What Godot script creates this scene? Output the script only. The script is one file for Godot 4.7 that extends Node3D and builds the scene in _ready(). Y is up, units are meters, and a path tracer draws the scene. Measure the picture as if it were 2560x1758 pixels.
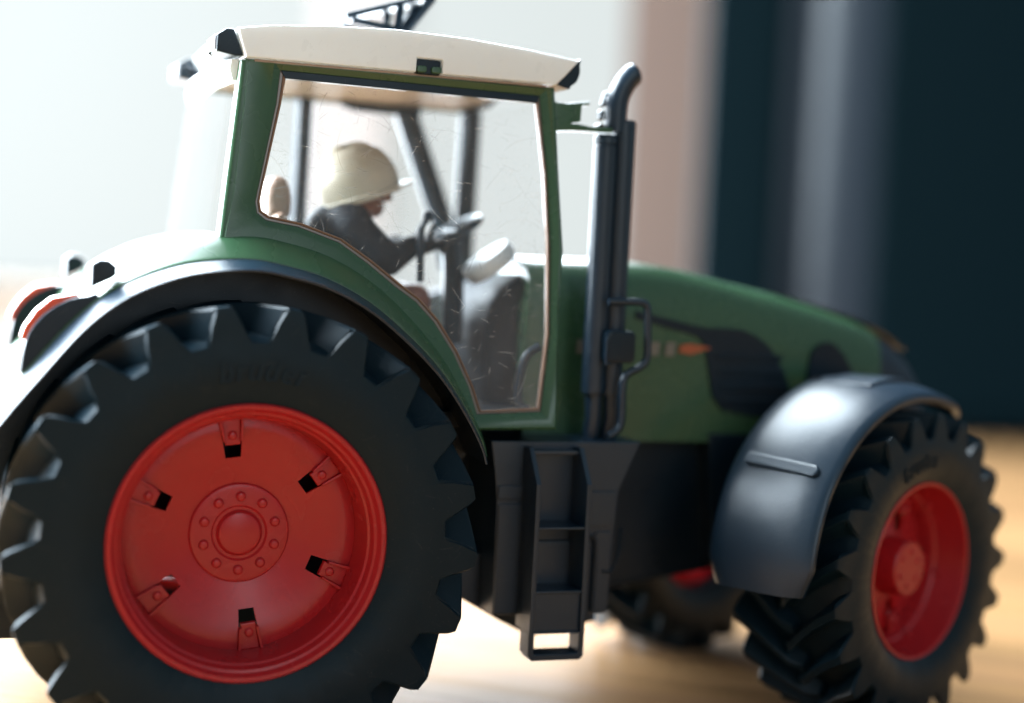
extends Node3D
# A toy tractor on a wooden floor in front of a bright window.
# Tractor frame, in centimetres: u forwards, v up from the axle datum, w towards the viewer. pt() turns it into metres (y up).

const S := 0.01
const LIFT := 0.17
const ROOM_TURN := -19.31
var M := {}
var rng := RandomNumberGenerator.new()


func pt(u: float, v: float, w: float) -> Vector3:
	return Vector3(u, v + LIFT, w) * S


# ---------------------------------------------------------------- mesh builder
class Mb:
	var p := PackedVector3Array()
	var cur := PackedVector3Array()

	func tri(a: Vector3, b: Vector3, c: Vector3) -> void:
		cur.append(a)
		cur.append(b)
		cur.append(c)

	func quad(a: Vector3, b: Vector3, c: Vector3, d: Vector3) -> void:
		tri(a, b, c)
		tri(a, c, d)

	# closes a shape: turns all its faces outwards
	func done(flip := false, keep := false) -> void:
		var o := Vector3.ZERO
		for q in cur:
			o += q
		o /= maxf(cur.size(), 1)
		var vol := 0.0
		for i in range(0, cur.size(), 3):
			var a := cur[i] - o
			vol += a.dot((cur[i + 2] - cur[i]).cross(cur[i + 1] - cur[i]))
		var turn := vol < 0.0
		if keep:
			turn = false
		if flip:
			turn = not turn
		for i in range(0, cur.size(), 3):
			p.append(cur[i])
			p.append(cur[i + 2] if turn else cur[i + 1])
			p.append(cur[i + 1] if turn else cur[i + 2])
		cur = PackedVector3Array()

	func inset(poly: PackedVector2Array, d: float) -> PackedVector2Array:
		var n := poly.size()
		var out := PackedVector2Array()
		var area := 0.0
		for i in n:
			area += poly[i].cross(poly[(i + 1) % n])
		var s := 1.0 if area > 0 else -1.0
		for i in n:
			var e0 := (poly[i] - poly[(i + n - 1) % n]).normalized()
			var e1 := (poly[(i + 1) % n] - poly[i]).normalized()
			var n0 := Vector2(-e0.y, e0.x) * s
			var n1 := Vector2(-e1.y, e1.x) * s
			var m := n0 + n1
			var l := m.length()
			if l < 0.01:
				out.append(poly[i] + n0 * d)
				continue
			m /= l
			out.append(poly[i] + m * d / maxf(m.dot(n0), 0.45))
		return out

	# polygon extruded from depth d0 to d1; m maps (x, y, depth) to a point; both rims bevelled by b
	func prism(poly: PackedVector2Array, d0: float, d1: float, m: Callable, b := 0.04) -> void:
		var small := inset(poly, b) if b > 0.0 else poly
		var s := signf(d1 - d0)
		var layers := [[poly, d0 + s * b], [poly, d1 - s * b]]
		if b > 0.0:
			var mid := inset(poly, b * 0.3)
			layers = [[small, d0], [mid, d0 + s * b * 0.3], [poly, d0 + s * b], [poly, d1 - s * b], [mid, d1 - s * b * 0.3], [small, d1]]
		var n := poly.size()
		for k in layers.size() - 1:
			for i in n:
				var j := (i + 1) % n
				var a: Vector2 = layers[k][0][i]
				var bb: Vector2 = layers[k][0][j]
				var c: Vector2 = layers[k + 1][0][j]
				var d: Vector2 = layers[k + 1][0][i]
				var z0: float = layers[k][1]
				var z1: float = layers[k + 1][1]
				quad(m.call(a.x, a.y, z0), m.call(bb.x, bb.y, z0), m.call(c.x, c.y, z1), m.call(d.x, d.y, z1))
		var idx := Geometry2D.triangulate_polygon(small)
		var ccw := 0.0
		for i in n:
			ccw += small[i].cross(small[(i + 1) % n])
		for t in range(0, idx.size(), 3):
			var a := small[idx[t]]
			var bb := small[idx[t + 1]]
			var c := small[idx[t + 2]]
			if (bb - a).cross(c - a) * ccw < 0.0:
				var h := bb
				bb = c
				c = h
			tri(m.call(a.x, a.y, d0), m.call(c.x, c.y, d0), m.call(bb.x, bb.y, d0))
			tri(m.call(a.x, a.y, d1), m.call(bb.x, bb.y, d1), m.call(c.x, c.y, d1))
		done()

	# frame between two loops with the same number of points
	func ring(outer: PackedVector2Array, inner: PackedVector2Array, d0: float, d1: float, m: Callable, b := 0.05, wide := 0.0) -> void:
		var n := outer.size()
		var o2 := inset(outer, b)
		var i2 := inset(inner, -maxf(b, wide))
		var s := signf(d1 - d0)
		var loops := [[outer, d0], [outer, d1 - s * b], [o2, d1], [i2, d1], [inner, d1 - s * maxf(b, wide * 0.6)], [inner, d0], [outer, d0]]
		for k in loops.size() - 1:
			for i in n:
				var j := (i + 1) % n
				var a: Vector2 = loops[k][0][i]
				var bb: Vector2 = loops[k][0][j]
				var c: Vector2 = loops[k + 1][0][j]
				var d: Vector2 = loops[k + 1][0][i]
				quad(m.call(a.x, a.y, loops[k][1]), m.call(bb.x, bb.y, loops[k][1]), m.call(c.x, c.y, loops[k + 1][1]), m.call(d.x, d.y, loops[k + 1][1]))
		done()

	# closed loops joined one after the other
	func loft(loops: Array, caps := true) -> void:
		var n: int = loops[0].size()
		for k in loops.size() - 1:
			for i in n:
				var j := (i + 1) % n
				quad(loops[k][i], loops[k][j], loops[k + 1][j], loops[k + 1][i])
		if caps:
			for e in [0, loops.size() - 1]:
				var c := Vector3.ZERO
				for q in loops[e]:
					c += q
				c /= n
				for i in n:
					var j := (i + 1) % n
					if e == 0:
						tri(c, loops[e][j], loops[e][i])
					else:
						tri(c, loops[e][i], loops[e][j])
		done()

	# open grid of points
	func sheet(rows: Array, flip := false) -> void:
		for k in rows.size() - 1:
			for i in rows[k].size() - 1:
				quad(rows[k][i], rows[k][i + 1], rows[k + 1][i + 1], rows[k + 1][i])
		done(flip, true)

	func tube(path: Array, radius: Variant, segs := 12) -> void:
		var loops := []
		var up := Vector3(0.13, 0.31, 0.94)
		for k in path.size():
			var a: Vector3 = path[maxi(k - 1, 0)]
			var b: Vector3 = path[mini(k + 1, path.size() - 1)]
			var t := (b - a).normalized()
			var x := up.cross(t).normalized()
			var y := t.cross(x)
			up = y
			var r: float = radius[k] if radius is Array else radius
			var loop := PackedVector3Array()
			for i in segs:
				var f := TAU * i / segs
				loop.append(path[k] + (x * cos(f) + y * sin(f)) * r)
			loops.append(loop)
		loft(loops)

	# profile of (z along the axis, radius); m maps local points
	func lathe(profile: Array, segs: int, m: Callable) -> void:
		for k in profile.size() - 1:
			for i in segs:
				var f0 := TAU * i / segs
				var f1 := TAU * (i + 1) / segs
				var a: Vector2 = profile[k]
				var b: Vector2 = profile[k + 1]
				var q := [Vector3(cos(f0) * a.y, sin(f0) * a.y, a.x), Vector3(cos(f1) * a.y, sin(f1) * a.y, a.x), Vector3(cos(f1) * b.y, sin(f1) * b.y, b.x), Vector3(cos(f0) * b.y, sin(f0) * b.y, b.x)]
				if a.y > 1e-5:
					tri(m.call(q[0]), m.call(q[1]), m.call(q[2]))
				if b.y > 1e-5:
					tri(m.call(q[0]), m.call(q[2]), m.call(q[3]))
		done()

	func box(c: Vector3, size: Vector3, b := 0.04, turn := Basis()) -> void:
		var h := size / 2
		var k := minf(b * 1.5, minf(h.x, h.y) * 0.8)
		var poly := PackedVector2Array([Vector2(-h.x + k, -h.y), Vector2(h.x - k, -h.y), Vector2(h.x, -h.y + k), Vector2(h.x, h.y - k), Vector2(h.x - k, h.y), Vector2(-h.x + k, h.y), Vector2(-h.x, h.y - k), Vector2(-h.x, -h.y + k)])
		prism(poly, -h.z, h.z, func(x, y, z): return c + turn * Vector3(x, y, z), minf(b, h.z * 0.6))

	func dome(c: Vector3, axis: Vector3, r: float, h: float, segs := 10) -> void:
		var z := axis.normalized()
		var x := z.cross(Vector3(0.3, 0.8, 0.5)).normalized()
		var y := z.cross(x)
		lathe([Vector2(-0.02, 0.0), Vector2(-0.02, r), Vector2(h * 0.45, r * 0.95), Vector2(h * 0.85, r * 0.65), Vector2(h, 0.0)], segs, func(q): return c + x * q.x + y * q.y + z * q.z)

	func mesh(origin: Vector3, crease_deg: float, uv: Variant = null) -> ArrayMesh:
		var n := p.size() / 3
		var fn := PackedVector3Array()
		fn.resize(n)
		var at := {}
		for i in n:
			fn[i] = (p[i * 3 + 2] - p[i * 3]).cross(p[i * 3 + 1] - p[i * 3])
			for k in 3:
				var key := Vector3i((p[i * 3 + k] * 2000.0).round())
				if not at.has(key):
					at[key] = PackedInt32Array()
				at[key].append(i)
		var limit := cos(deg_to_rad(crease_deg))
		var nor := PackedVector3Array()
		nor.resize(p.size())
		for i in n:
			var u := fn[i].normalized()
			for k in 3:
				var sum := Vector3.ZERO
				for j in at[Vector3i((p[i * 3 + k] * 2000.0).round())]:
					if u.dot(fn[j].normalized()) >= limit:
						sum += fn[j]
				nor[i * 3 + k] = sum.normalized() if sum.length() > 1e-9 else Vector3.UP
		var q := PackedVector3Array()
		q.resize(p.size())
		for i in p.size():
			q[i] = (p[i] - origin) * 0.01
		var arr := []
		arr.resize(Mesh.ARRAY_MAX)
		arr[Mesh.ARRAY_VERTEX] = q
		arr[Mesh.ARRAY_NORMAL] = nor
		if uv != null:
			var t := PackedVector2Array()
			for v in p:
				t.append(uv.call(v))
			arr[Mesh.ARRAY_TEX_UV] = t
		var am := ArrayMesh.new()
		am.add_surface_from_arrays(Mesh.PRIMITIVE_TRIANGLES, arr)
		return am


# ---------------------------------------------------------------- nodes
func part(called: String, b: Mb, mat: Material, parent: Node3D, crease := 35.0, uv: Variant = null) -> MeshInstance3D:
	var o := MeshInstance3D.new()
	o.name = called
	o.mesh = b.mesh(Vector3.ZERO, crease, uv)
	o.material_override = mat
	parent.add_child(o, true)
	return o


func node(called: String, parent: Node3D, at := Vector3.ZERO, turn := 0.0) -> Node3D:
	var o := Node3D.new()
	o.name = called
	parent.add_child(o, true)
	o.position = at
	o.rotation.y = turn
	return o


func tag(o: Node3D, label: String, category: String) -> void:
	o.set_meta("label", label)
	o.set_meta("category", category)


func pv(a: Array) -> PackedVector2Array:
	var out := PackedVector2Array()
	for i in range(0, a.size(), 2):
		out.append(Vector2(a[i], a[i + 1]))
	return out


func smooth(a: PackedVector2Array, per: int) -> PackedVector2Array:
	var out := PackedVector2Array()
	for i in a.size() - 1:
		var p0 := a[maxi(i - 1, 0)]
		var p3 := a[mini(i + 2, a.size() - 1)]
		for k in per:
			out.append(a[i].cubic_interpolate(a[i + 1], p0, p3, float(k) / per))
	out.append(a[a.size() - 1])
	return out


func smooth3(a: Array, per: int) -> Array:
	var out := []
	for i in a.size() - 1:
		var p0: Vector3 = a[maxi(i - 1, 0)]
		var p3: Vector3 = a[mini(i + 2, a.size() - 1)]
		for k in per:
			out.append(a[i].cubic_interpolate(a[i + 1], p0, p3, float(k) / per))
	out.append(a[a.size() - 1])
	return out


# ---------------------------------------------------------------- materials
func lin(r: float, g: float, b: float) -> Color:
	return Color(r, g, b).linear_to_srgb()


func noise_tex(freq: float, seed_: int, normal := false, strength := 4.0, size := 512) -> NoiseTexture2D:
	var n := FastNoiseLite.new()
	n.seed = seed_
	n.frequency = freq
	n.fractal_octaves = 4
	var t := NoiseTexture2D.new()
	t.width = size
	t.height = size
	t.seamless = true
	t.noise = n
	t.as_normal_map = normal
	t.bump_strength = strength
	return t


func plastic(called: String, c: Color, rough: float, grain := 0.25, spec := 0.5) -> StandardMaterial3D:
	var m := StandardMaterial3D.new()
	m.resource_name = called
	m.albedo_color = c
	m.roughness = rough
	m.metallic_specular = spec
	if grain > 0.0:
		m.normal_enabled = true
		m.normal_texture = M.grain
		m.normal_scale = grain
		m.uv1_triplanar = true
		m.uv1_scale = Vector3.ONE * 14.0
		m.roughness_texture = M.smudge
		m.roughness = rough / 0.85
		m.detail_enabled = true
		m.detail_albedo = M.specks
		m.detail_mask = M.speck_mask
	return m


func make_materials() -> void:
	M.grain = noise_tex(0.22, 3, true, 5.0, 768)
	M.smudge = noise_tex(0.008, 14, false)
	var ramp := Gradient.new()
	ramp.set_color(0, Color(0.7, 0.7, 0.7))
	ramp.set_color(1, Color(1, 1, 1))
	M.smudge.color_ramp = ramp
	make_specks()
	M.green = plastic("green_plastic", lin(0.036, 0.090, 0.043), 0.27, 0.03)
	M.black = plastic("black_plastic", lin(0.0035, 0.012, 0.021), 0.32, 0.07, 0.38)
	M.satin = plastic("satin_black_plastic", lin(0.006, 0.018, 0.033), 0.33, 0.15)
	M.rubber = plastic("rubber", lin(0.004, 0.013, 0.020), 0.36, 0.12, 0.27)
	M.cream = plastic("cream_plastic", lin(0.90, 0.90, 0.885), 0.3, 0.02)
	M.cream.backlight_enabled = true
	M.cream.backlight = lin(0.45, 0.45, 0.44)
	M.red = plastic("red_plastic", lin(0.58, 0.024, 0.030), 0.26, 0.03)
	M.red.backlight_enabled = true
	M.red.backlight = lin(0.7, 0.06, 0.045)
	M.trim = plastic("grey_trim_plastic", lin(0.26, 0.26, 0.31), 0.45, 0.0)
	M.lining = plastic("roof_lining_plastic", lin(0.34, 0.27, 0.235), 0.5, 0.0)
	M.lens = plastic("red_lens", lin(0.8, 0.09, 0.03), 0.15, 0.0)
	M.orange = plastic("orange_print", lin(0.38, 0.085, 0.025), 0.4, 0.0)
	M.pale = plastic("pale_print", lin(0.16, 0.14, 0.11), 0.4, 0.0)
	M.helmet = plastic("helmet_plastic", lin(0.48, 0.42, 0.33), 0.4, 0.1)
	M.skin = plastic("skin_plastic", lin(0.23, 0.085, 0.05), 0.5, 0.1)
	M.cloth = plastic("dark_jacket_plastic", lin(0.006, 0.009, 0.014), 0.6, 0.3, 0.3)
	M.trousers = plastic("red_brown_plastic", lin(0.20, 0.06, 0.035), 0.5, 0.1)
	M.brown = plastic("brown_plastic", lin(0.25, 0.15, 0.10), 0.5, 0.2)
	M.screen = plastic("white_plastic", lin(0.72, 0.73, 0.74), 0.3, 0.0)
	M.edge = plastic("glazing_edge_plastic", lin(0.20, 0.17, 0.15), 0.2, 0.0)
	M.lampglass = plastic("lamp_glass", lin(0.5, 0.52, 0.55), 0.1, 0.0)
	var g := StandardMaterial3D.new()
	g.resource_name = "clear_glazing"
	g.transparency = BaseMaterial3D.TRANSPARENCY_ALPHA
	g.albedo_color = Color(0.86, 0.84, 0.82, 0.06)
	g.roughness = 0.04
	g.metallic_specular = 0.3
	M.glass = g
	M.screen_glass = g.duplicate()
	M.screen_glass.resource_name = "windscreen_glazing"
	M.screen_glass.roughness = 0.3
	M.screen_glass.metallic_specular = 0.1
	M.screen_glass.albedo_color = Color(0.30, 0.27, 0.27, 0.05)
	M.dust = dust_material()
	var w := StandardMaterial3D.new()
	w.resource_name = "window_daylight"
	w.albedo_color = Color.BLACK
	w.emission_enabled = true
	w.emission = Color8(228, 236, 235)
	w.emission_energy_multiplier = 0.33
	w.roughness = 0.6
	M.window = w
	M.wall = plastic("painted_wall", lin(0.125, 0.083, 0.066), 0.8, 0.0)
	M.sill = plastic("sill_wall", lin(0.40, 0.35, 0.30), 0.7, 0.0)
	M.frame = plastic("white_window_frame", lin(0.30, 0.265, 0.25), 0.5, 0.0)
	M.column = plastic("dark_lacquer", lin(0.010, 0.014, 0.019), 0.27, 0.0, 0.27)
	M.panel = plastic("black_panel", lin(0.0015, 0.0055, 0.0075), 0.6, 0.0, 0.12)
	M.floor = wood_material()


# tiny pale dust specks and hairs lying on the plastic
func make_specks() -> void:
	var n := 1024
	var im := Image.create(n, n, false, Image.FORMAT_RGBA8)
	im.fill(Color(0.55, 0.54, 0.52, 1.0))
	var mask := Image.create(n, n, false, Image.FORMAT_RGB8)
	for k in 900:
		var x := rng.randi_range(2, n - 4)
		var y := rng.randi_range(2, n - 4)
		var a := rng.randf_range(0.05, 0.5)
		var w := rng.randi_range(1, 2)
		mask.fill_rect(Rect2i(x, y, w, rng.randi_range(1, 2)), Color(a, a, a))
	for k in 60:
		var p := Vector2(rng.randf() * n, rng.randf() * n)
		var d := Vector2.from_angle(rng.randf() * TAU)
		var a := rng.randf_range(0.05, 0.22)
		for s in rng.randi_range(15, 60):
			mask.set_pixel(posmod(int(p.x), n), posmod(int(p.y), n), Color(a, a, a))
			p += d
			d = d.rotated(rng.randf_range(-0.06, 0.06))
	M.specks = ImageTexture.create_from_image(im)
	M.speck_mask = ImageTexture.create_from_image(mask)


func dust_material() -> StandardMaterial3D:
	var n := 768
	var im := Image.create(n, n, false, Image.FORMAT_RGBA8)
	var cloud := FastNoiseLite.new()
	cloud.seed = 5
	cloud.frequency = 0.006
	var fine := FastNoiseLite.new()
	fine.seed = 9
	fine.frequency = 0.11
	for y in n:
		for x in n:
			var a := 0.0 + 0.012 * maxf(0.0, cloud.get_noise_2d(x, y) + 0.25)
			a += 0.14 * maxf(0.0, fine.get_noise_2d(x, y) - 0.25) * clampf(cloud.get_noise_2d(y + 900, x) * 2.0 + 0.7, 0.0, 1.5)
			var low := float(y) / n
			a += (0.10 + 0.08 * cloud.get_noise_2d(x * 2.0, y + 300)) * smoothstep(0.5, 0.9, low) * (1.0 - smoothstep(0.95, 0.98, low))
			im.set_pixel(x, y, Color(0.70, 0.70, 0.72, clampf(a, 0.0, 0.9)))
	for k in 620:
		var p := Vector2(rng.randf() * n, rng.randf() * n)
		var d := Vector2.from_angle(rng.randf_range(-1.4, 0.6) if k % 3 else rng.randf() * TAU)
		var l := rng.randf_range(6, 46) if k % 9 else rng.randf_range(60, 150)
		var a := rng.randf_range(0.2, 0.75)
		var bend := rng.randf_range(-0.012, 0.012)
		for s in int(l):
			var x := int(p.x)
			var y := int(p.y)
			if x >= 0 and y >= 0 and x < n and y < n:
				im.set_pixel(x, y, Color(0.86, 0.85, 0.82, a * sin(PI * (s + 1) / (l + 1))))
			p += d
			d = d.rotated(bend)
	for k in 1600:
		var x := rng.randi_range(1, n - 3)
		var y := rng.randi_range(1, n - 3)
		im.set_pixel(x, y, Color(0.85, 0.84, 0.82, rng.randf_range(0.2, 0.7)))
	var m := StandardMaterial3D.new()
	m.resource_name = "dusty_scratched_film"
	m.albedo_texture = ImageTexture.create_from_image(im)
	m.transparency = BaseMaterial3D.TRANSPARENCY_ALPHA
	m.roughness = 0.5
	m.metallic_specular = 0.2
	m.backlight_enabled = true
	m.backlight = Color(0.5, 0.5, 0.5)
	return m


func wood_material() -> StandardMaterial3D:
	var w := 1536
	var h := 1536
	var im := Image.create(w, h, false, Image.FORMAT_RGB8)
	var ro := Image.create(w, h, false, Image.FORMAT_RGB8)
	var streak := FastNoiseLite.new()
	streak.seed = 21
	streak.frequency = 0.012
	var pore := FastNoiseLite.new()
	pore.seed = 33
	pore.frequency = 0.05
	var broad := FastNoiseLite.new()
	broad.seed = 55
	broad.frequency = 0.004
	var board := 256
	for y in h:
		var row := y / board
		var tone := 0.86 + 0.28 * fposmod(sin(row * 12.9898) * 43758.5453, 1.0)
		var seam := 0.35 if y % board < 2 else 1.0
		for x in w:
			var s := streak.get_noise_2d(x * 0.09 + row * 700.0, y * 1.6)
			var q := pore.get_noise_2d(x * 0.05 + row * 300.0, y * 2.6)
			var b := broad.get_noise_2d(x * 0.25 + row * 500.0, y * 1.2)
			var k := tone * (1.0 + 0.22 * s + 0.22 * b - 0.25 * maxf(0.0, q - 0.12)) * seam
			var c := Color(0.23 * k, 0.125 * k * (1.0 - 0.05 * b), 0.056 * k * (1.0 - 0.1 * s))
			im.set_pixel(x, y, c.linear_to_srgb())
			var r := 0.50 + 0.12 * maxf(0.0, q) + 0.06 * s
			ro.set_pixel(x, y, Color(r, r, r))
	var m := StandardMaterial3D.new()
	m.resource_name = "oak_floor"
	m.albedo_texture = ImageTexture.create_from_image(im)
	m.roughness_texture = ImageTexture.create_from_image(ro)
	var bump := ro.duplicate()
	bump.bump_map_to_normal_map(6.0)
	m.normal_enabled = true
	m.normal_texture = ImageTexture.create_from_image(bump)
	m.normal_scale = 0.5
	m.metallic_specular = 0.1
	return m


# ---------------------------------------------------------------- build
func _ready() -> void:
	rng.seed = 11
	# camera
	var cam := Camera3D.new()
	cam.name = "camera"
	add_child(cam)
	cam.transform = Transform3D(Basis(Vector3(0.94348071, 0.04945792, 0.32771644), Vector3(-0.02825085, 0.99720534, -0.06916212), Vector3(-0.3302212, 0.05599485, 0.94224123)).orthonormalized(), pt(-7.6596, 14.3817, 50.7602))
	var lens := CameraAttributesPhysical.new()
	lens.frustum_focal_length = 12.0 * 3614.97 / 798.0
	lens.frustum_near = 0.02
	lens.frustum_far = 20.0
	lens.frustum_focus_distance = 0.462
	lens.exposure_aperture = 3.0
	cam.attributes = lens
	cam.fov = rad_to_deg(2.0 * atan(798.0 / 3614.97))
	cam.near = 0.02
	cam.far = 20.0
	# the dim room behind the viewer, and the exposure
	var env := Environment.new()
	env.background_mode = Environment.BG_COLOR
	env.background_color = lin(0.10, 0.135, 0.16)
	env.tonemap_mode = Environment.TONE_MAPPER_LINEAR
	env.tonemap_exposure = 2.7
	env.sdfgi_enabled = true
	env.ssao_enabled = true
	env.ssil_enabled = true
	var we := WorldEnvironment.new()
	we.name = "environment"
	we.environment = env
	add_child(we)
	# daylight through the window behind, and through a tall window on the left
	window_light("window_light", Vector3(-75, 168, 163.0), Vector2(170, 316), 0.0, 3.2)
	window_light("side_window_light", Vector3(-112, 62, 60.0), Vector2(80, 120), 1.0, 7.0)
	window_light("left_window_light", Vector3(-128, 105, 112.0), Vector2(75, 190), 1.0, 0.2)
	window_light("room_light", Vector3(78, 72, -130.0), Vector2(34, 140), 1.0, 0.42)
	make_materials()
	build_room()
	var t := build_tractor()
	tag(t, "green toy tractor with red wheels and cream roof on the wooden floor", "toy tractor")
	build_driver()


func room_point(x: float, v: float, z: float) -> Vector3:
	var r := Vector3(0.94372, 0, 0.33074)
	var d := Vector3(0.33074, 0, -0.94372)
	return (Vector3(-7.6596, v + LIFT, 50.7602) + r * x + d * z) * S


func window_light(called: String, at: Vector3, size: Vector2, turn: float, energy: float) -> void:
	var l := AreaLight3D.new()
	l.name = called
	l.area_size = size * S
	l.area_normalize_energy = false
	l.light_energy = energy
	l.light_color = Color(0.90, 0.96, 1.0)
	l.area_range = 8.0
	l.area_attenuation = 2.0
	l.shadow_enabled = true
	add_child(l)
	l.position = room_point(at.x, at.y, at.z)
	l.rotation_degrees = Vector3(0, ROOM_TURN + 180.0 - turn, 0)
	if turn != 0.0:
		l.look_at(room_point(0, 10, 45))


func build_room() -> void:
	var turn := deg_to_rad(ROOM_TURN)
	var fl := MeshInstance3D.new()
	fl.name = "floor"
	var b := Mb.new()
	b.sheet([[Vector3(-260, 0, -260), Vector3(260, 0, -260)], [Vector3(-260, 0, 260), Vector3(260, 0, 260)]])
	fl.mesh = b.mesh(Vector3.ZERO, 30.0, func(v): return Vector2(v.x / 72.0, v.z / 72.0))
	fl.material_override = M.floor
	add_child(fl)
	fl.rotation.y = deg_to_rad(-40.0)
	fl.set_meta("kind", "structure")
	# wall with the window opening
	var wall := node("wall", self, room_point(0, -LIFT, 168), turn)
	wall.set_meta("kind", "structure")
	b = Mb.new()
	b.box(Vector3(75, 178, -6), Vector3(128.4, 356, 12), 0.2)
	part("wall_side", b, M.wall, wall)
	b = Mb.new()
	b.box(Vector3(-74.6, 4.4, -6), Vector3(170.8, 8.8, 12), 0.2)
	part("wall_base", b, M.sill, wall)
	b = Mb.new()
	b.box(Vector3(-74.6, 345, -6), Vector3(170.8, 24, 12), 0.2)
	part("wall_head", b, M.wall, wall)
	# window
	var win := node("window", self, room_point(-74.6, 9.0, 166), turn)
	tag(win, "large overexposed white window with a pale centre post behind the tractor", "window")
	b = Mb.new()
	b.box(Vector3(0, 160, -5.5), Vector3(170.6, 318, 0.6), 0.05)
	part("window_pane", b, M.window, win)
	b = Mb.new()
	b.box(Vector3(56.4, 160, -3.0), Vector3(8.0, 318, 3), 0.3)
	part("window_post", b, M.frame, win)
	b = Mb.new()
	b.box(Vector3(0, 0.4, 0.5), Vector3(170.4, 0.9, 5), 0.2)
	part("window_sill", b, M.sill, win)
	# dark column and cabinets on the right
	var door := node("dark_panel", self, room_point(20.3, -LIFT, 149), turn)
	tag(door, "narrow dark upright panel between the beige wall and the shiny column", "panel")
	b = Mb.new()
	b.box(Vector3(0, 60, 0), Vector3(7.8, 120, 3), 1.2)
	part("panel_board", b, M.panel, door)
	var col := node("column", self, room_point(35.8, -LIFT, 163.5), turn)
	tag(col, "tall dark round column with a vertical sheen behind the tractor's hood", "column")
	b = Mb.new()
	b.lathe([Vector2(0, 0), Vector2(0, 16.4), Vector2(1.2, 16.4), Vector2(1.25, 16.0), Vector2(118, 16.0), Vector2(118.2, 0)], 72, func(q): return Vector3(q.x, q.z, q.y))
	part("column_shaft", b, M.column, col)
	var cab := node("cabinet", self, room_point(61.3, -LIFT, 150), turn)
	tag(cab, "black flat cabinet standing against the wall at the right edge", "cabinet")
	b = Mb.new()
	b.box(Vector3(0, 60.5, 0), Vector3(57, 119, 6), 0.2)
	part("cabinet_body", b, M.panel, cab)
	b = Mb.new()
	b.box(Vector3(0, 61, 3.2), Vector3(56.4, 117, 0.5), 0.15)
	part("cabinet_door", b, M.panel, cab)


# ---------------------------------------------------------------- wheels
func tyre(big: float, lip: float, half: float, lugs: int, base_r: float) -> Mb:
	var b := Mb.new()
	var k := big / 6.54
	var side := [[lip - 0.14, half * 0.80], [lip - 0.03, half * 0.875], [lerpf(lip, base_r, 0.2), half * 0.955], [lerpf(lip, base_r, 0.5), half], [lerpf(lip, base_r, 0.8), half * 1.005], [base_r, half * 0.985]]
	var d := big - base_r
	var up := [[base_r + d * 0.5, half * 0.978, 4.3, 6.3, 0.0], [big - d * 0.17, half * 0.968, 2.9, 6.0, 0.0], [big - d * 0.03, half * 0.955, 2.3, 5.5, 0.1], [big, half * 0.90, 2.1, 4.7, 0.8], [big + 0.02, half * 0.55, 2.1, 3.9, 6.0], [big + 0.02, half * 0.26, 2.1, 3.4, 12.0], [big, half * 0.06, 2.0, 3.1, 16.5], [big - d * 0.2, -half * 0.11, 1.8, 3.0, 19.5], [base_r + d * 0.35, -half * 0.15, 1.6, 2.9, 20.5]]
	var low := [[base_r + 0.03, half * 0.975], [base_r + d * 0.05, half * 0.945], [base_r + d * 0.09, half * 0.90], [base_r + d * 0.16, half * 0.80], [base_r + d * 0.27, half * 0.55], [base_r + d * 0.32, half * 0.26], [base_r + d * 0.34, half * 0.06], [base_r + d * 0.345, -half * 0.11], [base_r + d * 0.345, -half * 0.15]]
	var pitch := 360.0 / lugs
	var wide := pitch / 17.14
	for s in [1.0, -1.0]:
		var rows := []
		for q in side:
			var row := []
			for i in lugs:
				for c in [-6.4, -6.0, -5.4, 5.4, 6.0, 6.4, 8.57]:
					row.append(polar(q[0], (i + (0.5 if s < 0 else 0.0)) * pitch + c * wide, q[1] * s))
			row.append(row[0])
			rows.append(row)
		for j in up.size():
			var row := []
			for i in lugs:
				var f: float = (i + (0.5 if s < 0 else 0.0)) * pitch + up[j][4]
				row.append(polar(low[j][0], f - up[j][3] * wide, low[j][1] * s))
				# the lug's edges are slightly rounded off
				var ch := 0.10 if j < 3 else 0.0
				var cr := 0.08 if j > 1 and j < 7 else 0.0
				row.append(polar(up[j][0] - cr, f - up[j][2] * wide, (up[j][1] - ch) * s))
				row.append(polar(up[j][0], f - (up[j][2] - 0.6) * wide, up[j][1] * s))
				row.append(polar(up[j][0], f + (up[j][2] - 0.6) * wide, up[j][1] * s))
				row.append(polar(up[j][0] - cr, f + up[j][2] * wide, (up[j][1] - ch) * s))
				row.append(polar(low[j][0], f + up[j][3] * wide, low[j][1] * s))
				row.append(polar(low[j][0], f + pitch / 2, low[j][1] * s))
			row.append(row[0])
			rows.append(row)
		b.sheet(rows, s < 0)
	# inner bead: joins the two lips
	var inner := []
	for q in [[lip - 0.14, half * 0.80], [lip - 0.2, half * 0.5], [lip - 0.2, -half * 0.5], [lip - 0.14, -half * 0.80]]:
		var row := []
		for i in 73:
			row.append(polar(q[0], i * 5.0, q[1]))
		inner.append(row)
	b.sheet(inner)
	return b


func polar(r: float, deg: float, z: float) -> Vector3:
	return Vector3(r * cos(deg_to_rad(deg)), r * sin(deg_to_rad(deg)), z)


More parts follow.
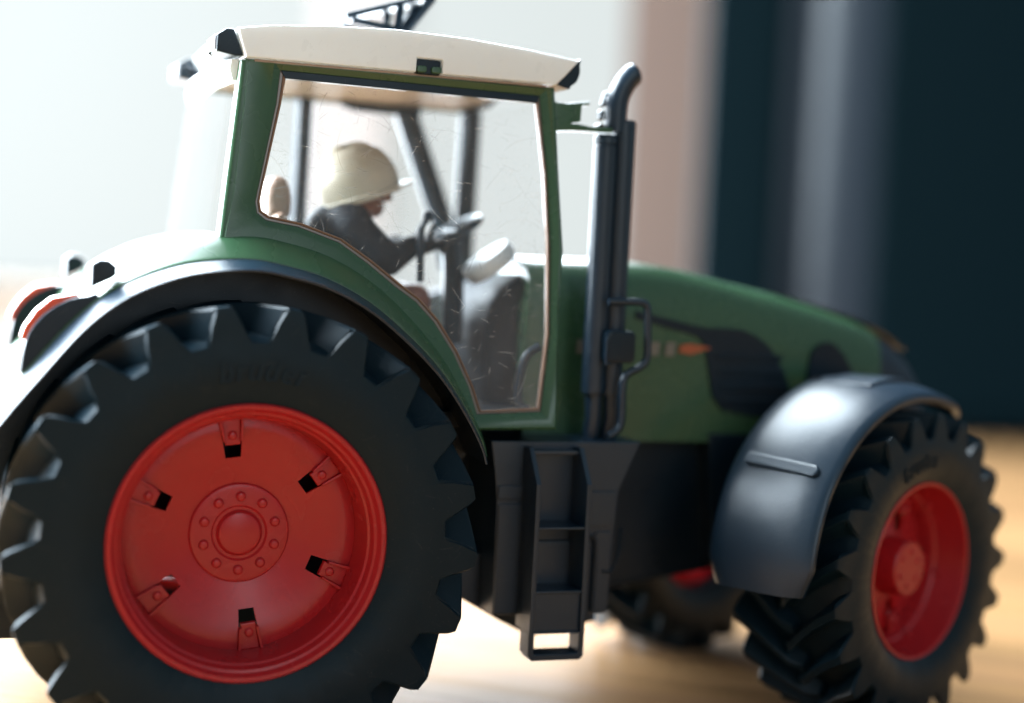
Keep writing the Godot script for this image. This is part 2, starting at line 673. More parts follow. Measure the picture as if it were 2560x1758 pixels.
# raised lettering bent round the tyre's side
func arc_text(text: String, r: float, mid_deg: float, size: float, z: float, thick: float) -> Mb:
	var tm := TextMesh.new()
	var f := SystemFont.new()
	f.font_names = PackedStringArray(["Droid Sans"])
	f.font_weight = 700
	tm.font = f
	tm.text = text
	tm.font_size = 64
	tm.pixel_size = 1.0 / 64.0
	tm.depth = 1.0
	tm.curve_step = 2.0
	var arr := tm.get_mesh_arrays()
	var v: PackedVector3Array = arr[Mesh.ARRAY_VERTEX]
	var idx: PackedInt32Array = arr[Mesh.ARRAY_INDEX]
	var b := Mb.new()
	for i in idx.size():
		var p := v[idx[i]]
		var x := (p.x + p.y * 0.2) * size
		b.cur.append(polar(r + p.y * size, mid_deg - rad_to_deg(x / r), z + (p.z + 0.5) * thick))
	b.done(false, true)
	return b


func rear_rim(w: Node3D) -> void:
	var b := Mb.new()
	var same := func(q): return q
	# rim barrel with a stepped outer lip
	b.lathe([Vector2(-1.75, 3.5), Vector2(-1.75, 3.80), Vector2(-1.5, 3.72), Vector2(-1.2, 3.55), Vector2(1.2, 3.58), Vector2(1.48, 3.76), Vector2(1.56, 3.84), Vector2(1.72, 3.85), Vector2(1.77, 3.80), Vector2(1.76, 3.70), Vector2(1.66, 3.64), Vector2(1.60, 3.60), Vector2(1.58, 3.53), Vector2(1.46, 3.48), Vector2(1.36, 3.46), Vector2(1.32, 3.40), Vector2(1.0, 3.36), Vector2(0.6, 3.33), Vector2(0.28, 3.30), Vector2(0.1, 3.30), Vector2(-1.2, 3.3), Vector2(-1.75, 3.5)], 96, same)
	part("rim", b, M.red, w, 28.0)
	# dish with six openings
	b = Mb.new()
	var rr := [3.32, 3.1, 2.95, 2.62, 2.18, 1.9, 1.38]
	var zz := [0.16, 0.19, 0.19, 0.15, 0.06, 0.0, -0.10]
	var cols := []
	for k in 6:
		var c := 97.0 - 60.0 * k
		for d in [-5.8, 5.8, 14.0, 22.0, 30.0, 38.0, 46.0]:
			cols.append(c - d)
	cols.append(cols[0] - 360.0)
	for face in [0.0, -0.14]:
		for i in cols.size() - 1:
			for j in rr.size() - 1:
				if i % 7 == 0 and (j == 2 or j == 3):
					continue
				b.quad(polar(rr[j], cols[i], zz[j] + face), polar(rr[j], cols[i + 1], zz[j] + face), polar(rr[j + 1], cols[i + 1], zz[j + 1] + face), polar(rr[j + 1], cols[i], zz[j + 1] + face))
		b.done(face < -0.01, true)
	for k in 6:
		var c0: float = cols[k * 7]
		var c1: float = cols[k * 7 + 1]
		for e in [[0, c0, c0], [1, c1, c1]]:
			for j in [2, 3]:
				b.quad(polar(rr[j], e[1], zz[j]), polar(rr[j + 1], e[1], zz[j + 1]), polar(rr[j + 1], e[1], zz[j + 1] - 0.14), polar(rr[j], e[1], zz[j] - 0.14))
		for j in [2, 4]:
			b.quad(polar(rr[j], c0, zz[j]), polar(rr[j], c1, zz[j]), polar(rr[j], c1, zz[j] - 0.14), polar(rr[j], c0, zz[j] - 0.14))
		b.done(false, true)
	part("dish", b, M.red, w, 25.0)
	for k in 6:
		var a := deg_to_rad(97.0 - 60.0 * k)
		var t := Basis(Vector3(0, 0, 1), a)
		var cb := Mb.new()
		var put := func(x, y, z): return t * Vector3(x, y, z)
		cb.prism(pv([2.55, -0.21, 3.3, -0.27, 3.3, 0.27, 2.55, 0.21]), 0.02, 0.24, put, 0.04)
		for s in [-1.0, 1.0]:
			cb.prism(pv([2.66, s * 0.20, 3.3, s * 0.27, 3.3, s * 0.36, 2.66, s * 0.27]), 0.1, 0.36, put, 0.02)
		cb.dome(t * Vector3(2.82, 0, 0.23), Vector3(0, 0, 1), 0.14, 0.1)
		part("wheel_clip", cb, M.red, w, 30.0)
	b = Mb.new()
	b.lathe([Vector2(-0.5, 0.0), Vector2(-0.5, 1.36), Vector2(-0.06, 1.42), Vector2(-0.02, 1.38), Vector2(0.0, 1.28), Vector2(0.0, 0.80), Vector2(-0.06, 0.74), Vector2(-0.06, 0.66), Vector2(0.0, 0.62), Vector2(0.07, 0.58), Vector2(0.10, 0.5), Vector2(0.12, 0.0)], 64, same)
	part("hub", b, M.red, w, 25.0)
	for k in 10:
		var f := deg_to_rad(90 + 36.0 * k)
		b = Mb.new()
		b.dome(Vector3(cos(f) * 1.05, sin(f) * 1.05, 0.0), Vector3(0, 0, 1), 0.15, 0.11)
		part("bolt", b, M.red, w)


func front_rim(w: Node3D) -> void:
	var b := Mb.new()
	var same := func(q): return q
	b.lathe([Vector2(-1.5, 2.6), Vector2(-1.5, 2.86), Vector2(-1.2, 2.74), Vector2(1.0, 2.7), Vector2(1.3, 2.88), Vector2(1.46, 2.92), Vector2(1.52, 2.87), Vector2(1.5, 2.79), Vector2(1.36, 2.74), Vector2(1.0, 2.66), Vector2(0.55, 2.5), Vector2(0.5, 2.42), Vector2(0.42, 2.36), Vector2(0.05, 2.28), Vector2(-0.05, 2.28), Vector2(-1.0, 2.4), Vector2(-1.5, 2.6)], 80, same)
	part("rim", b, M.red, w, 28.0)
	b = Mb.new()
	var rr := [2.34, 2.0, 1.75, 1.2, 0.85, 0.0]
	var zz := [0.0, 0.08, 0.1, 0.2, 0.25, 0.25]
	var cols := []
	for k in 5:
		for d in [-10.0, 10.0, 22.0, 34.0, 48.0]:
			cols.append(68.0 - 72.0 * k - d)
	cols.append(cols[0] - 360.0)
	for face in [0.0, -0.12]:
		for i in cols.size() - 1:
			for j in rr.size() - 1:
				if i % 5 == 0 and j == 2:
					continue
				if j == rr.size() - 2:
					b.tri(polar(rr[j], cols[i], zz[j] + face), polar(rr[j], cols[i + 1], zz[j] + face), Vector3(0, 0, zz[j + 1] + face))
				else:
					b.quad(polar(rr[j], cols[i], zz[j] + face), polar(rr[j], cols[i + 1], zz[j] + face), polar(rr[j + 1], cols[i + 1], zz[j + 1] + face), polar(rr[j + 1], cols[i], zz[j + 1] + face))
		b.done(face < -0.01, true)
	part("dish", b, M.red, w, 25.0)
	for k in 5:
		var t := Basis(Vector3(0, 0, 1), deg_to_rad(68.0 - 72.0 * k))
		var cb := Mb.new()
		var put := func(x, y, z): return t * Vector3(x, y, z)
		cb.prism(pv([1.72, -0.26, 2.4, -0.3, 2.4, 0.3, 1.72, 0.26]), 0.0, 0.3, put, 0.05)
		cb.dome(t * Vector3(1.95, 0, 0.28), Vector3(0, 0, 1), 0.16, 0.14)
		part("wheel_clip", cb, M.red, w, 30.0)
	b = Mb.new()
	b.lathe([Vector2(0.1, 0.0), Vector2(0.1, 1.0), Vector2(0.55, 0.93), Vector2(0.98, 0.90), Vector2(1.04, 0.85), Vector2(1.05, 0.0)], 48, same)
	part("hub", b, M.red, w, 28.0)
	for k in 6:
		var f := deg_to_rad(20 + 60.0 * k)
		b = Mb.new()
		b.dome(Vector3(cos(f) * 0.55, sin(f) * 0.55, 1.05), Vector3(0, 0, 1), 0.11, 0.05)
		part("bolt", b, M.red, w)
	for k in 6:
		var f := deg_to_rad(50 + 60.0 * k)
		b = Mb.new()
		b.dome(Vector3(cos(f) * 2.5, sin(f) * 2.5, 0.62), Vector3(0, 0, 1), 0.13, 0.12)
		part("bolt", b, M.red, w)


# ---------------------------------------------------------------- the tractor
var tractor: Node3D
var flat := func(x, y, z): return Vector3(x, y + 0.17, z)


func tilt(v: float) -> float:
	return 5.6 - (v - 9.7) * 0.07


func build_tractor() -> Node3D:
	tractor = node("toy_tractor", self)
	build_wheels()
	build_body()
	for s in [1.0, -1.0]:
		build_fender(s)
	build_cab_side(1.0)
	build_far_side()
	build_cab()
	build_roof()
	build_hood()
	build_exhaust()
	build_steps()
	build_interior()
	return tractor


func build_wheels() -> void:
	var rear := node("rear_wheel", tractor, pt(0.09, 6.35, 6.1))
	part("tyre", tyre(6.54, 3.85, 1.9, 21, 5.5), M.rubber, rear, 24.0)
	rear.get_child(0).rotation.z = deg_to_rad(100.5 - 17.142857 * 5.0 - 2.2)
	rear_rim(rear)
	part("raised_lettering", arc_text("bruder", 4.75, 88.0, 0.75, 1.885, 0.06), M.rubber, rear, 30.0)
	var far := rear.duplicate()
	far.name = "rear_wheel_001"
	tractor.add_child(far, true)
	far.position = pt(0.09, 6.35, -6.1)
	far.rotation.y = PI
	var steer := deg_to_rad(25.4)
	var front := node("front_wheel", tractor, pt(21.467, 5.05, 5.645), steer)
	part("tyre", tyre(5.15, 2.92, 2.05, 21, 4.3), M.rubber, front, 24.0).position = Vector3(0, 0, -0.0033)
	front_rim(front)
	part("raised_lettering", arc_text("bruder", 3.62, 103.0, 0.62, 1.715, 0.05), M.rubber, front, 30.0)
	far = front.duplicate()
	far.name = "front_wheel_001"
	tractor.add_child(far, true)
	far.position = pt(18.73, 5.05, -5.645)
	far.rotation.y = steer + PI
	for q in [[front.position, steer, 1.0, "front_fender"], [far.position, steer, -1.0, "front_fender_001"]]:
		var f := node(q[3], tractor, q[0], q[1])
		front_fender(f, q[2])


func front_fender(f: Node3D, s: float) -> void:
	var b := Mb.new()
	var loops := []
	var n := 30
	for i in n + 1:
		var t := float(i) / n
		var deg := lerpf(183.0, 62.0, t)
		var drop := 0.0
		var r := 6.02 - 0.28 * clampf((150.0 - deg) / 60.0, 0.0, 1.0)
		var end := clampf(minf(i, n - i) / 2.0, 0.0, 1.0)
		var nar := 0.3 * (1.0 - end)
		var prof := []
		# z across, dr from the crown
		for q in [[1.28 - nar, -0.26], [1.30 - nar, -0.12], [1.24 - nar, -0.02], [1.05 - nar, 0.08], [0.4, 0.25], [-0.6, 0.33], [-1.6, 0.36], [-2.2 + nar, 0.30], [-2.4 + nar, 0.16], [-2.4 + nar, 0.0], [-2.2 + nar, 0.1], [-1.4, 0.2], [-0.6, 0.18], [0.4, 0.06], [1.0 - nar, -0.09], [1.16 - nar, -0.22]]:
			prof.append(polar(r + q[1] - drop, deg, q[0] * s))
		loops.append(PackedVector3Array(prof))
	b.loft(loops)
	part("fender_shell", b, M.satin, f, 32.0)
	# raised rib across the back and a pale strip on the crown
	b = Mb.new()
	var t := Basis(Vector3(0, 0, 1), deg_to_rad(146.5))
	var poly := PackedVector2Array()
	for i in 8:
		poly.append(Vector2(-1.55 if i > 3 else 0.62, 0.0) + Vector2.from_angle(deg_to_rad(-67.5 + 45 * i)) * 0.21)
	b.prism(poly, 6.2, 6.62, func(x, y, z): return t * Vector3(z - 0.075 * (x + 1.3) * (x + 1.3), y, x * s), 0.05)
	part("fender_rib", b, M.satin, f, 30.0)
	b = Mb.new()
	t = Basis(Vector3(0, 0, 1), deg_to_rad(95.0))
	b.prism(pv([-1.2, -1.0, -0.6, -1.0, -0.0, -1.0, 0.6, -1.0, 0.6, -0.5, 0.6, 0.0, 0.6, 0.5, 0.6, 1.0, 0.0, 1.0, -0.6, 1.0, -1.2, 1.0, -1.2, 0.5, -1.2, 0.0, -1.2, -0.5]), 5.9, 6.16, func(x, y, z): return t * Vector3(z - 0.085 * y * y, y, (x - 0.5) * s), 0.04)
	part("fender_pad", b, M.satin, f, 30.0)
	b = Mb.new()
	b.tube([polar(6.0, 105, -1.9 * s), polar(5.6, 100, -2.6 * s), polar(4.2, 95, -3.0 * s), polar(0.5, 90, -3.0 * s)], 0.28, 10)
	part("fender_bracket", b, M.black, f)


func build_fender(s: float) -> void:
	var name_ := "rear_fender"
	var lip := smooth(pv([-7.4, 8.38, -7.0, 9.2, -6.5, 9.92, -5.74, 10.88, -4.75, 12.09, -3.93, 12.84, -2.99, 13.41, -1.66, 13.89, -0.03, 14.09, 1.1, 13.96, 2.35, 13.64, 3.65, 12.99, 4.86, 12.05, 5.7, 11.25, 6.26, 10.56, 6.8, 9.75, 7.18, 9.05, 7.35, 8.55]), 4)
	var green := []
	var black := []
	for i in lip.size():
		var a := lip[maxi(i - 1, 0)]
		var c := lip[mini(i + 1, lip.size() - 1)]
		var t := (c - a).normalized()
		var nrm := Vector2(-t.y, t.x)
		var f := float(i) / (lip.size() - 1)
		var k := lerpf(1.0, 0.42, smoothstep(0.55, 1.0, f)) * lerpf(0.06, 1.0, smoothstep(0.2, 0.52, f))
		var g := PackedVector3Array()
		for q in [[0.62 * k - 0.04, 0.0], [0.70 * k, 4.6], [0.74 * k, 5.15], [0.62 * k, 5.35], [0.42 * k, 5.6], [0.06 + 0.04 * k, 5.98], [0.03, 6.04], [-0.06, 6.04], [-0.12, 4.5], [-0.2, 0.0]]:
			var e: Vector2 = lip[i] + nrm * q[0]
			g.append(Vector3(e.x, e.y + LIFT, q[1] * s))
		green.append(g)
		var d := PackedVector3Array()
		for q in [[-0.04, 5.95], [0.0, 6.05], [-0.12, 6.52], [-0.24, 6.96], [-0.28, 7.02], [-0.33, 7.01], [-0.34, 6.93], [-0.25, 6.5], [-0.2, 4.4], [-0.10, 4.4]]:
			var e: Vector2 = lip[i] + nrm * q[0]
			d.append(Vector3(e.x, e.y + LIFT, q[1] * s))
		black.append(d)
	var fen := node(name_, tractor)
	var b := Mb.new()
	b.loft(green)
	part("fender_cover", b, M.green, fen, 30.0)
	b = Mb.new()
	b.loft(black)
	part("fender_lip", b, M.satin, fen, 30.0)
	b = Mb.new()
	var web := lip.duplicate()
	web.append(Vector2(5.0, 6.0))
	web.append(Vector2(-5.0, 6.0))
	b.prism(web, 4.0 * s, 4.45 * s, flat, 0.0)
	part("fender_wall", b, M.black, fen, 30.0)
	# rear lamp unit, marker block and mount
	var lamp := node("rear_lamp", tractor)
	b = Mb.new()
	b.prism(smooth(pv([-5.98, 10.72, -5.92, 11.3, -5.78, 11.85, -5.4, 12.36, -4.79, 12.76, -4.3, 12.88, -3.98, 12.9, -4.64, 11.9, -5.4, 11.0, -5.98, 10.72]), 2).slice(0, -1), 4.7 * s, 6.0 * s, flat, 0.03)
	part("lamp_housing", b, M.black, lamp, 30.0)
	b = Mb.new()
	b.prism(pv([-6.0, 11.7, -5.9, 12.0, -5.6, 12.45, -5.2, 12.8, -4.5, 12.95, -4.5, 12.7, -5.2, 12.3, -5.7, 11.5]), 4.8 * s, 5.8 * s, flat, 0.05)
	part("red_lens", b, M.lens, lamp, 30.0)
	b = Mb.new()
	b.prism(pv([-4.2, 13.12, -4.2, 13.76, -3.98, 13.9, -3.75, 13.88, -3.54, 13.72, -3.55, 13.5, -3.66, 13.4]), 5.3 * s, 6.05 * s, flat, 0.05)
	part("marker_block", b, M.black, tractor, 30.0)


func build_cab_side(s: float) -> void:
	var glass := pv([1.13, 19.36, 1.02, 18.6, 0.55, 16.17, 0.48, 15.76, 0.53, 15.5, 0.76, 15.36, 1.68, 15.22, 2.9, 14.83, 3.78, 14.27, 4.7, 13.6, 5.3, 13.2, 5.91, 12.58, 6.55, 11.63, 7.06, 10.62, 7.33, 9.88, 9.16, 9.99, 9.39, 12.23, 9.33, 14.91, 9.17, 17.04, 8.85, 19.26])
	var seal := pv([0.96, 19.56, 0.87, 18.6, 0.42, 16.17, 0.34, 15.74, 0.40, 15.42, 0.68, 15.22, 1.62, 15.08, 2.83, 14.69, 3.69, 14.13, 4.6, 13.45, 5.2, 13.06, 5.79, 12.46, 6.42, 11.55, 6.92, 10.56, 7.2, 9.76, 9.24, 9.87, 9.47, 12.23, 9.41, 14.91, 9.25, 17.04, 8.93, 19.47])
	var outer := pv([-0.04, 19.8, -0.12, 18.6, -0.36, 15.97, -0.47, 15.3, -0.56, 14.8, -0.62, 14.4, 0.6, 14.4, 2.0, 13.95, 3.1, 13.45, 4.1, 12.9, 4.75, 12.4, 5.35, 11.85, 6.05, 11.0, 6.6, 10.1, 6.95, 9.3, 9.74, 9.35, 9.72, 12.2, 9.8, 14.8, 9.6, 17.0, 9.38, 19.75])
	var lean := func(x, y, z): return Vector3(x, y + 0.17, (tilt(y) + z) * s)
	var door := node("cab_door", tractor)
	var b := Mb.new()
	b.ring(outer, seal, -0.55, 0.0, lean, 0.07, 0.22)
	part("door_frame", b, M.green, door, 32.0)
	b = Mb.new()
	var top_seal := PackedVector2Array()
	for i in glass.size():
		top_seal.append(glass[i].lerp(seal[i], 0.4))
	b.ring(seal, top_seal, -0.5, -0.16, lean, 0.02)
	part("door_seal", b, M.edge, door, 32.0)
	b = Mb.new()
	b.prism(pv([0.98, 19.56, 8.92, 19.47, 8.86, 19.24, 1.10, 19.34]), -0.45, -0.10, lean, 0.02)
	part("door_header", b, M.black, door, 32.0)
	b = Mb.new()
	b.ring(top_seal, glass, -0.32, -0.12, lean, 0.03)
	part("glass_edge", b, M.brown, door, 32.0)
	b = Mb.new()
	flat_fill(b, glass, func(x, y): return Vector3(x, y + LIFT, (tilt(y) - 0.2) * s))
	var pane := part("door_glass", b, M.glass, door)
	b = Mb.new()
	flat_fill(b, glass, func(x, y): return Vector3(x, y + LIFT, (tilt(y) - 0.17) * s))
	part("dust_film", b, M.dust, pane, 35.0, func(v): return Vector2(v.x / 9.6, -v.y / 9.6))
	# inner grab handle low on the door
	b = Mb.new()
	b.tube(smooth3([flat.call(9.3, 11.85, 4.95 * s), flat.call(8.95, 11.55, 4.8 * s), flat.call(8.75, 10.9, 4.8 * s), flat.call(8.72, 10.1, 4.85 * s), flat.call(9.0, 9.9, 5.0 * s)], 3), 0.13, 8)
	part("door_handle", b, M.black, door)
	# rounded corner post at the back
	b = Mb.new()
	var loops := []
	for v in [14.3, 15.5, 17.0, 18.5, 19.75]:
		var u: float = -0.04 - (19.75 - v) * 0.1
		var w: float = tilt(v)
		var l := PackedVector3Array()
		for q in [[0.3, -0.02], [0.0, -0.02], [-0.1, -0.06], [-0.15, -0.16], [-0.16, -0.5], [0.3, -0.6]]:
			l.append(Vector3(u + q[0], v + LIFT, (w + q[1]) * s))
		loops.append(l)
	b.loft(loops)
	part("corner_post", b, M.green, tractor, 50.0)


func build_far_side() -> void:
	var door := node("cab_door", tractor)
	var b := Mb.new()
	flat_fill(b, pv([-0.1, 19.6, -0.6, 14.6, 2.0, 14.0, 4.5, 12.8, 6.3, 11.0, 7.0, 9.9, 9.7, 9.9, 9.75, 14.8, 9.4, 19.6]), func(x, y): return Vector3(x, y + LIFT, -(tilt(y) - 0.2)))
	part("door_glass", b, M.glass, door)
	for q in [[3.62, 19.75, 3.62, 14.0, 0.34], [9.72, 19.75, 9.8, 9.6, 0.40]]:
		b = Mb.new()
		b.tube([flat.call(q[0], q[1], -(tilt(q[1]) - 0.3)), flat.call(q[2], q[3], -(tilt(q[3]) - 0.3))], q[4], 8)
		part("door_post", b, M.black, door)
	b = Mb.new()
	b.tube([flat.call(7.3, 19.75, -4.6), flat.call(7.45, 19.2, -4.75), flat.call(8.95, 15.6, -4.9), flat.call(9.3, 14.0, -4.9)], [0.55, 0.44, 0.44, 0.44], 8)
	part("door_post", b, M.black, door)
	b = Mb.new()
	b.prism(pv([5.4, 9.9, 5.6, 12.4, 6.6, 13.3, 8.2, 13.0, 9.6, 13.6, 9.6, 9.9]), -4.7, -4.5, flat, 0.05)
	part("door_trim", b, M.trim, door, 30.0)
	b = Mb.new()
	b.tube([flat.call(-0.3, 19.74, -4.75), flat.call(9.5, 19.74, -4.75)], 0.09, 6)
	part("door_rail", b, M.green, door)


func flat_fill(b: Mb, poly: PackedVector2Array, m: Callable) -> void:
	var idx := Geometry2D.triangulate_polygon(poly)
	for t in range(0, idx.size(), 3):
		var a := poly[idx[t]]
		var c := poly[idx[t + 1]]
		var d := poly[idx[t + 2]]
		if (c - a).cross(d - a) > 0:
			b.tri(m.call(a.x, a.y), m.call(d.x, d.y), m.call(c.x, c.y))
		else:
			b.tri(m.call(a.x, a.y), m.call(c.x, c.y), m.call(d.x, d.y))
	b.done(false, true)


func build_cab() -> void:
	# bulged rear window and its bottom bar
	var rows := []
	for j in 9:
		var v := lerpf(14.5, 19.5, j / 8.0)
		var row := []
		for i in 15:
			var x := lerpf(-1, 1, i / 14.0)
			var w: float = (tilt(v) - 0.45) * x
			row.append(Vector3(-0.4 - (19.5 - v) * 0.11 - 0.25 * (1.0 - pow(absf(x), 2.6)), v + LIFT, w))
		rows.append(row)
	var b := Mb.new()
	b.sheet(rows)
	part("rear_window", b, M.screen_glass, tractor)
	b = Mb.new()
	var loops := []
	for i in 15:
		var x := lerpf(-1, 1, i / 14.0)
		var u := -0.25 - 0.25 * (1.0 - pow(absf(x), 2.6))
		var l := PackedVector3Array()
		for q in [[0.25, 19.8], [-0.15, 19.8], [-0.2, 19.5], [-0.1, 19.2], [0.2, 19.2]]:
			l.append(Vector3(u + q[0], q[1] + LIFT, 4.5 * x))
		loops.append(l)
	b.loft(loops)
	part("rear_window_bar", b, M.cream, tractor)
	# windscreen
	rows = []
	for j in 5:
		var v := lerpf(13.0, 19.6, j / 4.0)
		var row := []
		for i in 13:
			var x := lerpf(-1, 1, i / 12.0)
			row.append(Vector3(9.45 + (19.6 - v) * 0.05 + 0.7 * (1.0 - x * x), v + LIFT, (tilt(v) - 0.3) * x))
		rows.append(row)
	b = Mb.new()
	b.sheet(rows, true)
	part("windscreen", b, M.screen_glass, tractor)
	# cab lower body between the fenders, and the floor inside
	b = Mb.new()
	b.prism(pv([-1.7, 9.5, -1.7, 14.2, -0.6, 14.4, 0.4, 14.0, 1.0, 11.0, 1.2, 9.5]), -3.9, 3.9, flat, 0.1)
	part("cab_back", b, M.green, tractor)
	b = Mb.new()
	b.prism(pv([1.0, 9.3, 1.0, 9.8, 9.6, 9.8, 9.6, 9.3]), -5.0, 5.0, flat, 0.05)
	part("cab_floor", b, M.black, tractor)
	b = Mb.new()
	b.prism(pv([9.5, 9.2, 9.5, 13.2, 9.9, 13.4, 11.2, 13.4, 11.2, 9.2]), -2.9, 2.9, flat, 0.08)
	part("firewall", b, M.green, tractor)


func build_roof() -> void:
	var side := pv([-0.36, 20.62, -0.10, 19.82, 4.90, 19.82, 4.92, 20.23, 5.70, 20.23, 5.71, 19.82, 9.33, 19.82, 9.6, 20.1, 10.02, 20.58, 8.4, 20.78, 6.44, 20.94, 4.27, 21.0, 2.31, 20.92, 0.6, 20.78])
	var b := Mb.new()
	b.prism(side, -5.2, 5.2, flat, 0.06)
	# gently domed top
	var rows := []
	for j in 13:
		var u := lerpf(-0.3, 9.9, j / 12.0)
		var top := 20.62 + 0.33 * sin(PI * clampf((u + 0.3) / 9.6, 0, 1)) + 0.02
		var row := []
		for i in 11:
			var x := lerpf(-1, 1, i / 10.0)
			row.append(Vector3(u, top + 0.25 * (1 - x * x) - 0.04 + LIFT, 5.1 * x))
		rows.append(row)
	b.sheet(rows)
	part("roof", b, M.cream, tractor, 30.0)
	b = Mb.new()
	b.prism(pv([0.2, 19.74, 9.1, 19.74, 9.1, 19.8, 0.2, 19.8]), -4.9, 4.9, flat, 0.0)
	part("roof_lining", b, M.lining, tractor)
	b = Mb.new()
	b.box(flat.call(5.31, 20.0, 4.9), Vector3(0.74, 0.44, 0.3), 0.03)
	part("roof_recess", b, M.black, tractor)
	b = Mb.new()
	b.box(flat.call(5.08, 19.92, 5.1), Vector3(0.3, 0.2, 0.16), 0.03)
	b.box(flat.call(5.53, 19.92, 5.1), Vector3(0.3, 0.2, 0.16), 0.03)
	part("roof_latch", b, M.green, tractor)
	for s in [1.0, -1.0]:
		# black work lamp at the back corner
		var lamp := node("work_lamp", tractor)
		b = Mb.new()
		b.prism(pv([-0.42, 20.6, -0.14, 19.88, -0.36, 19.84, -0.92, 19.94, -0.9, 20.42, -0.62, 20.62]), 3.3 * s, 4.95 * s, flat, 0.05)
		part("lamp_case", b, M.black, lamp, 30.0)
		b = Mb.new()
		b.prism(pv([-0.86, 19.98, -0.98, 20.0, -0.96, 20.4, -0.86, 20.42]), 3.45 * s, 4.85 * s, flat, 0.03)
		part("lamp_glass", b, M.lampglass, lamp, 30.0)
		# black horn-shaped front lamp
		lamp = node("front_lamp", tractor)
		b = Mb.new()
		b.prism(smooth(pv([9.36, 19.84, 9.7, 20.18, 9.98, 20.52, 10.12, 20.66, 10.1, 20.45, 10.12, 20.25, 10.02, 19.96, 9.84, 19.82, 9.78, 19.72, 9.36, 19.82]), 2).slice(0, -1), 2.6 * s, 5.05 * s, flat, 0.02)
		part("lamp_case", b, M.black, lamp, 30.0)
		# mirror arm behind the roof
		b = Mb.new()
		b.tube(smooth3([flat.call(-0.25, 20.1, 3.0 * s), flat.call(-0.75, 20.35, 3.4 * s), flat.call(-0.9, 20.0, 3.9 * s)], 4), 0.1, 8)
		part("lamp_arm", b, M.black, lamp)
	# open hatch frame on the roof
	var hatch := node("roof_hatch", tractor)
	b = Mb.new()
	b.prism(pv([3.75, 21.8, 6.5, 22.72, 6.62, 22.86, 6.45, 22.9, 3.7, 22.0]), -0.9, 0.9, flat, 0.04)
	part("hatch_lid", b, M.black, hatch)
	for s in [-0.8, 0.8]:
		b = Mb.new()
		b.tube([flat.call(3.95, 21.8, s), flat.call(5.75, 21.6, s)], 0.12, 6)
		b.tube([flat.call(5.68, 21.55, s), flat.call(6.55, 22.76, s)], 0.15, 6)
		b.tube([flat.call(5.42, 21.6, s), flat.call(5.5, 22.4, s)], 0.14, 6)
		b.box(flat.call(5.4, 21.4, s), Vector3(0.7, 0.5, 0.2), 0.04)
		part("hatch_strut", b, M.black, hatch)


func hood_top(u: float) -> float:
	var c := pv([9.5, 14.58, 11.4, 14.58, 13.9, 14.60, 15.5, 14.42, 17.2, 14.10, 19.6, 13.64, 22.2, 13.02, 23.5, 12.48, 24.4, 11.8, 24.9, 11.0])
	for i in c.size() - 1:
		if u <= c[i + 1].x:
			return c[i].cubic_interpolate(c[i + 1], c[maxi(i - 1, 0)], c[mini(i + 2, c.size() - 1)], (u - c[i].x) / (c[i + 1].x - c[i].x)).y
	return c[c.size() - 1].y


func hood_loop(u: float, grow: float, low: float) -> PackedVector3Array:
	var t := hood_top(u) + grow
	var h := 2.9 - 0.45 * smoothstep(18.0, 24.9, u) + grow
	var l := PackedVector3Array()
	var half := [[0.0, 0.0], [0.45, -0.03], [0.7, -0.13], [0.85, -0.32], [0.95, -0.62], [1.0, -1.1], [1.02, -2.0]]
	for q in half:
		l.append(Vector3(u, t + q[1] + LIFT, h * q[0]))
	l.append(Vector3(u, low + LIFT, h))
	l.append(Vector3(u, low + LIFT, -h))
	for i in range(half.size() - 1, 0, -1):
		l.append(Vector3(u, t + half[i][1] + LIFT, -h * half[i][0]))
	return l


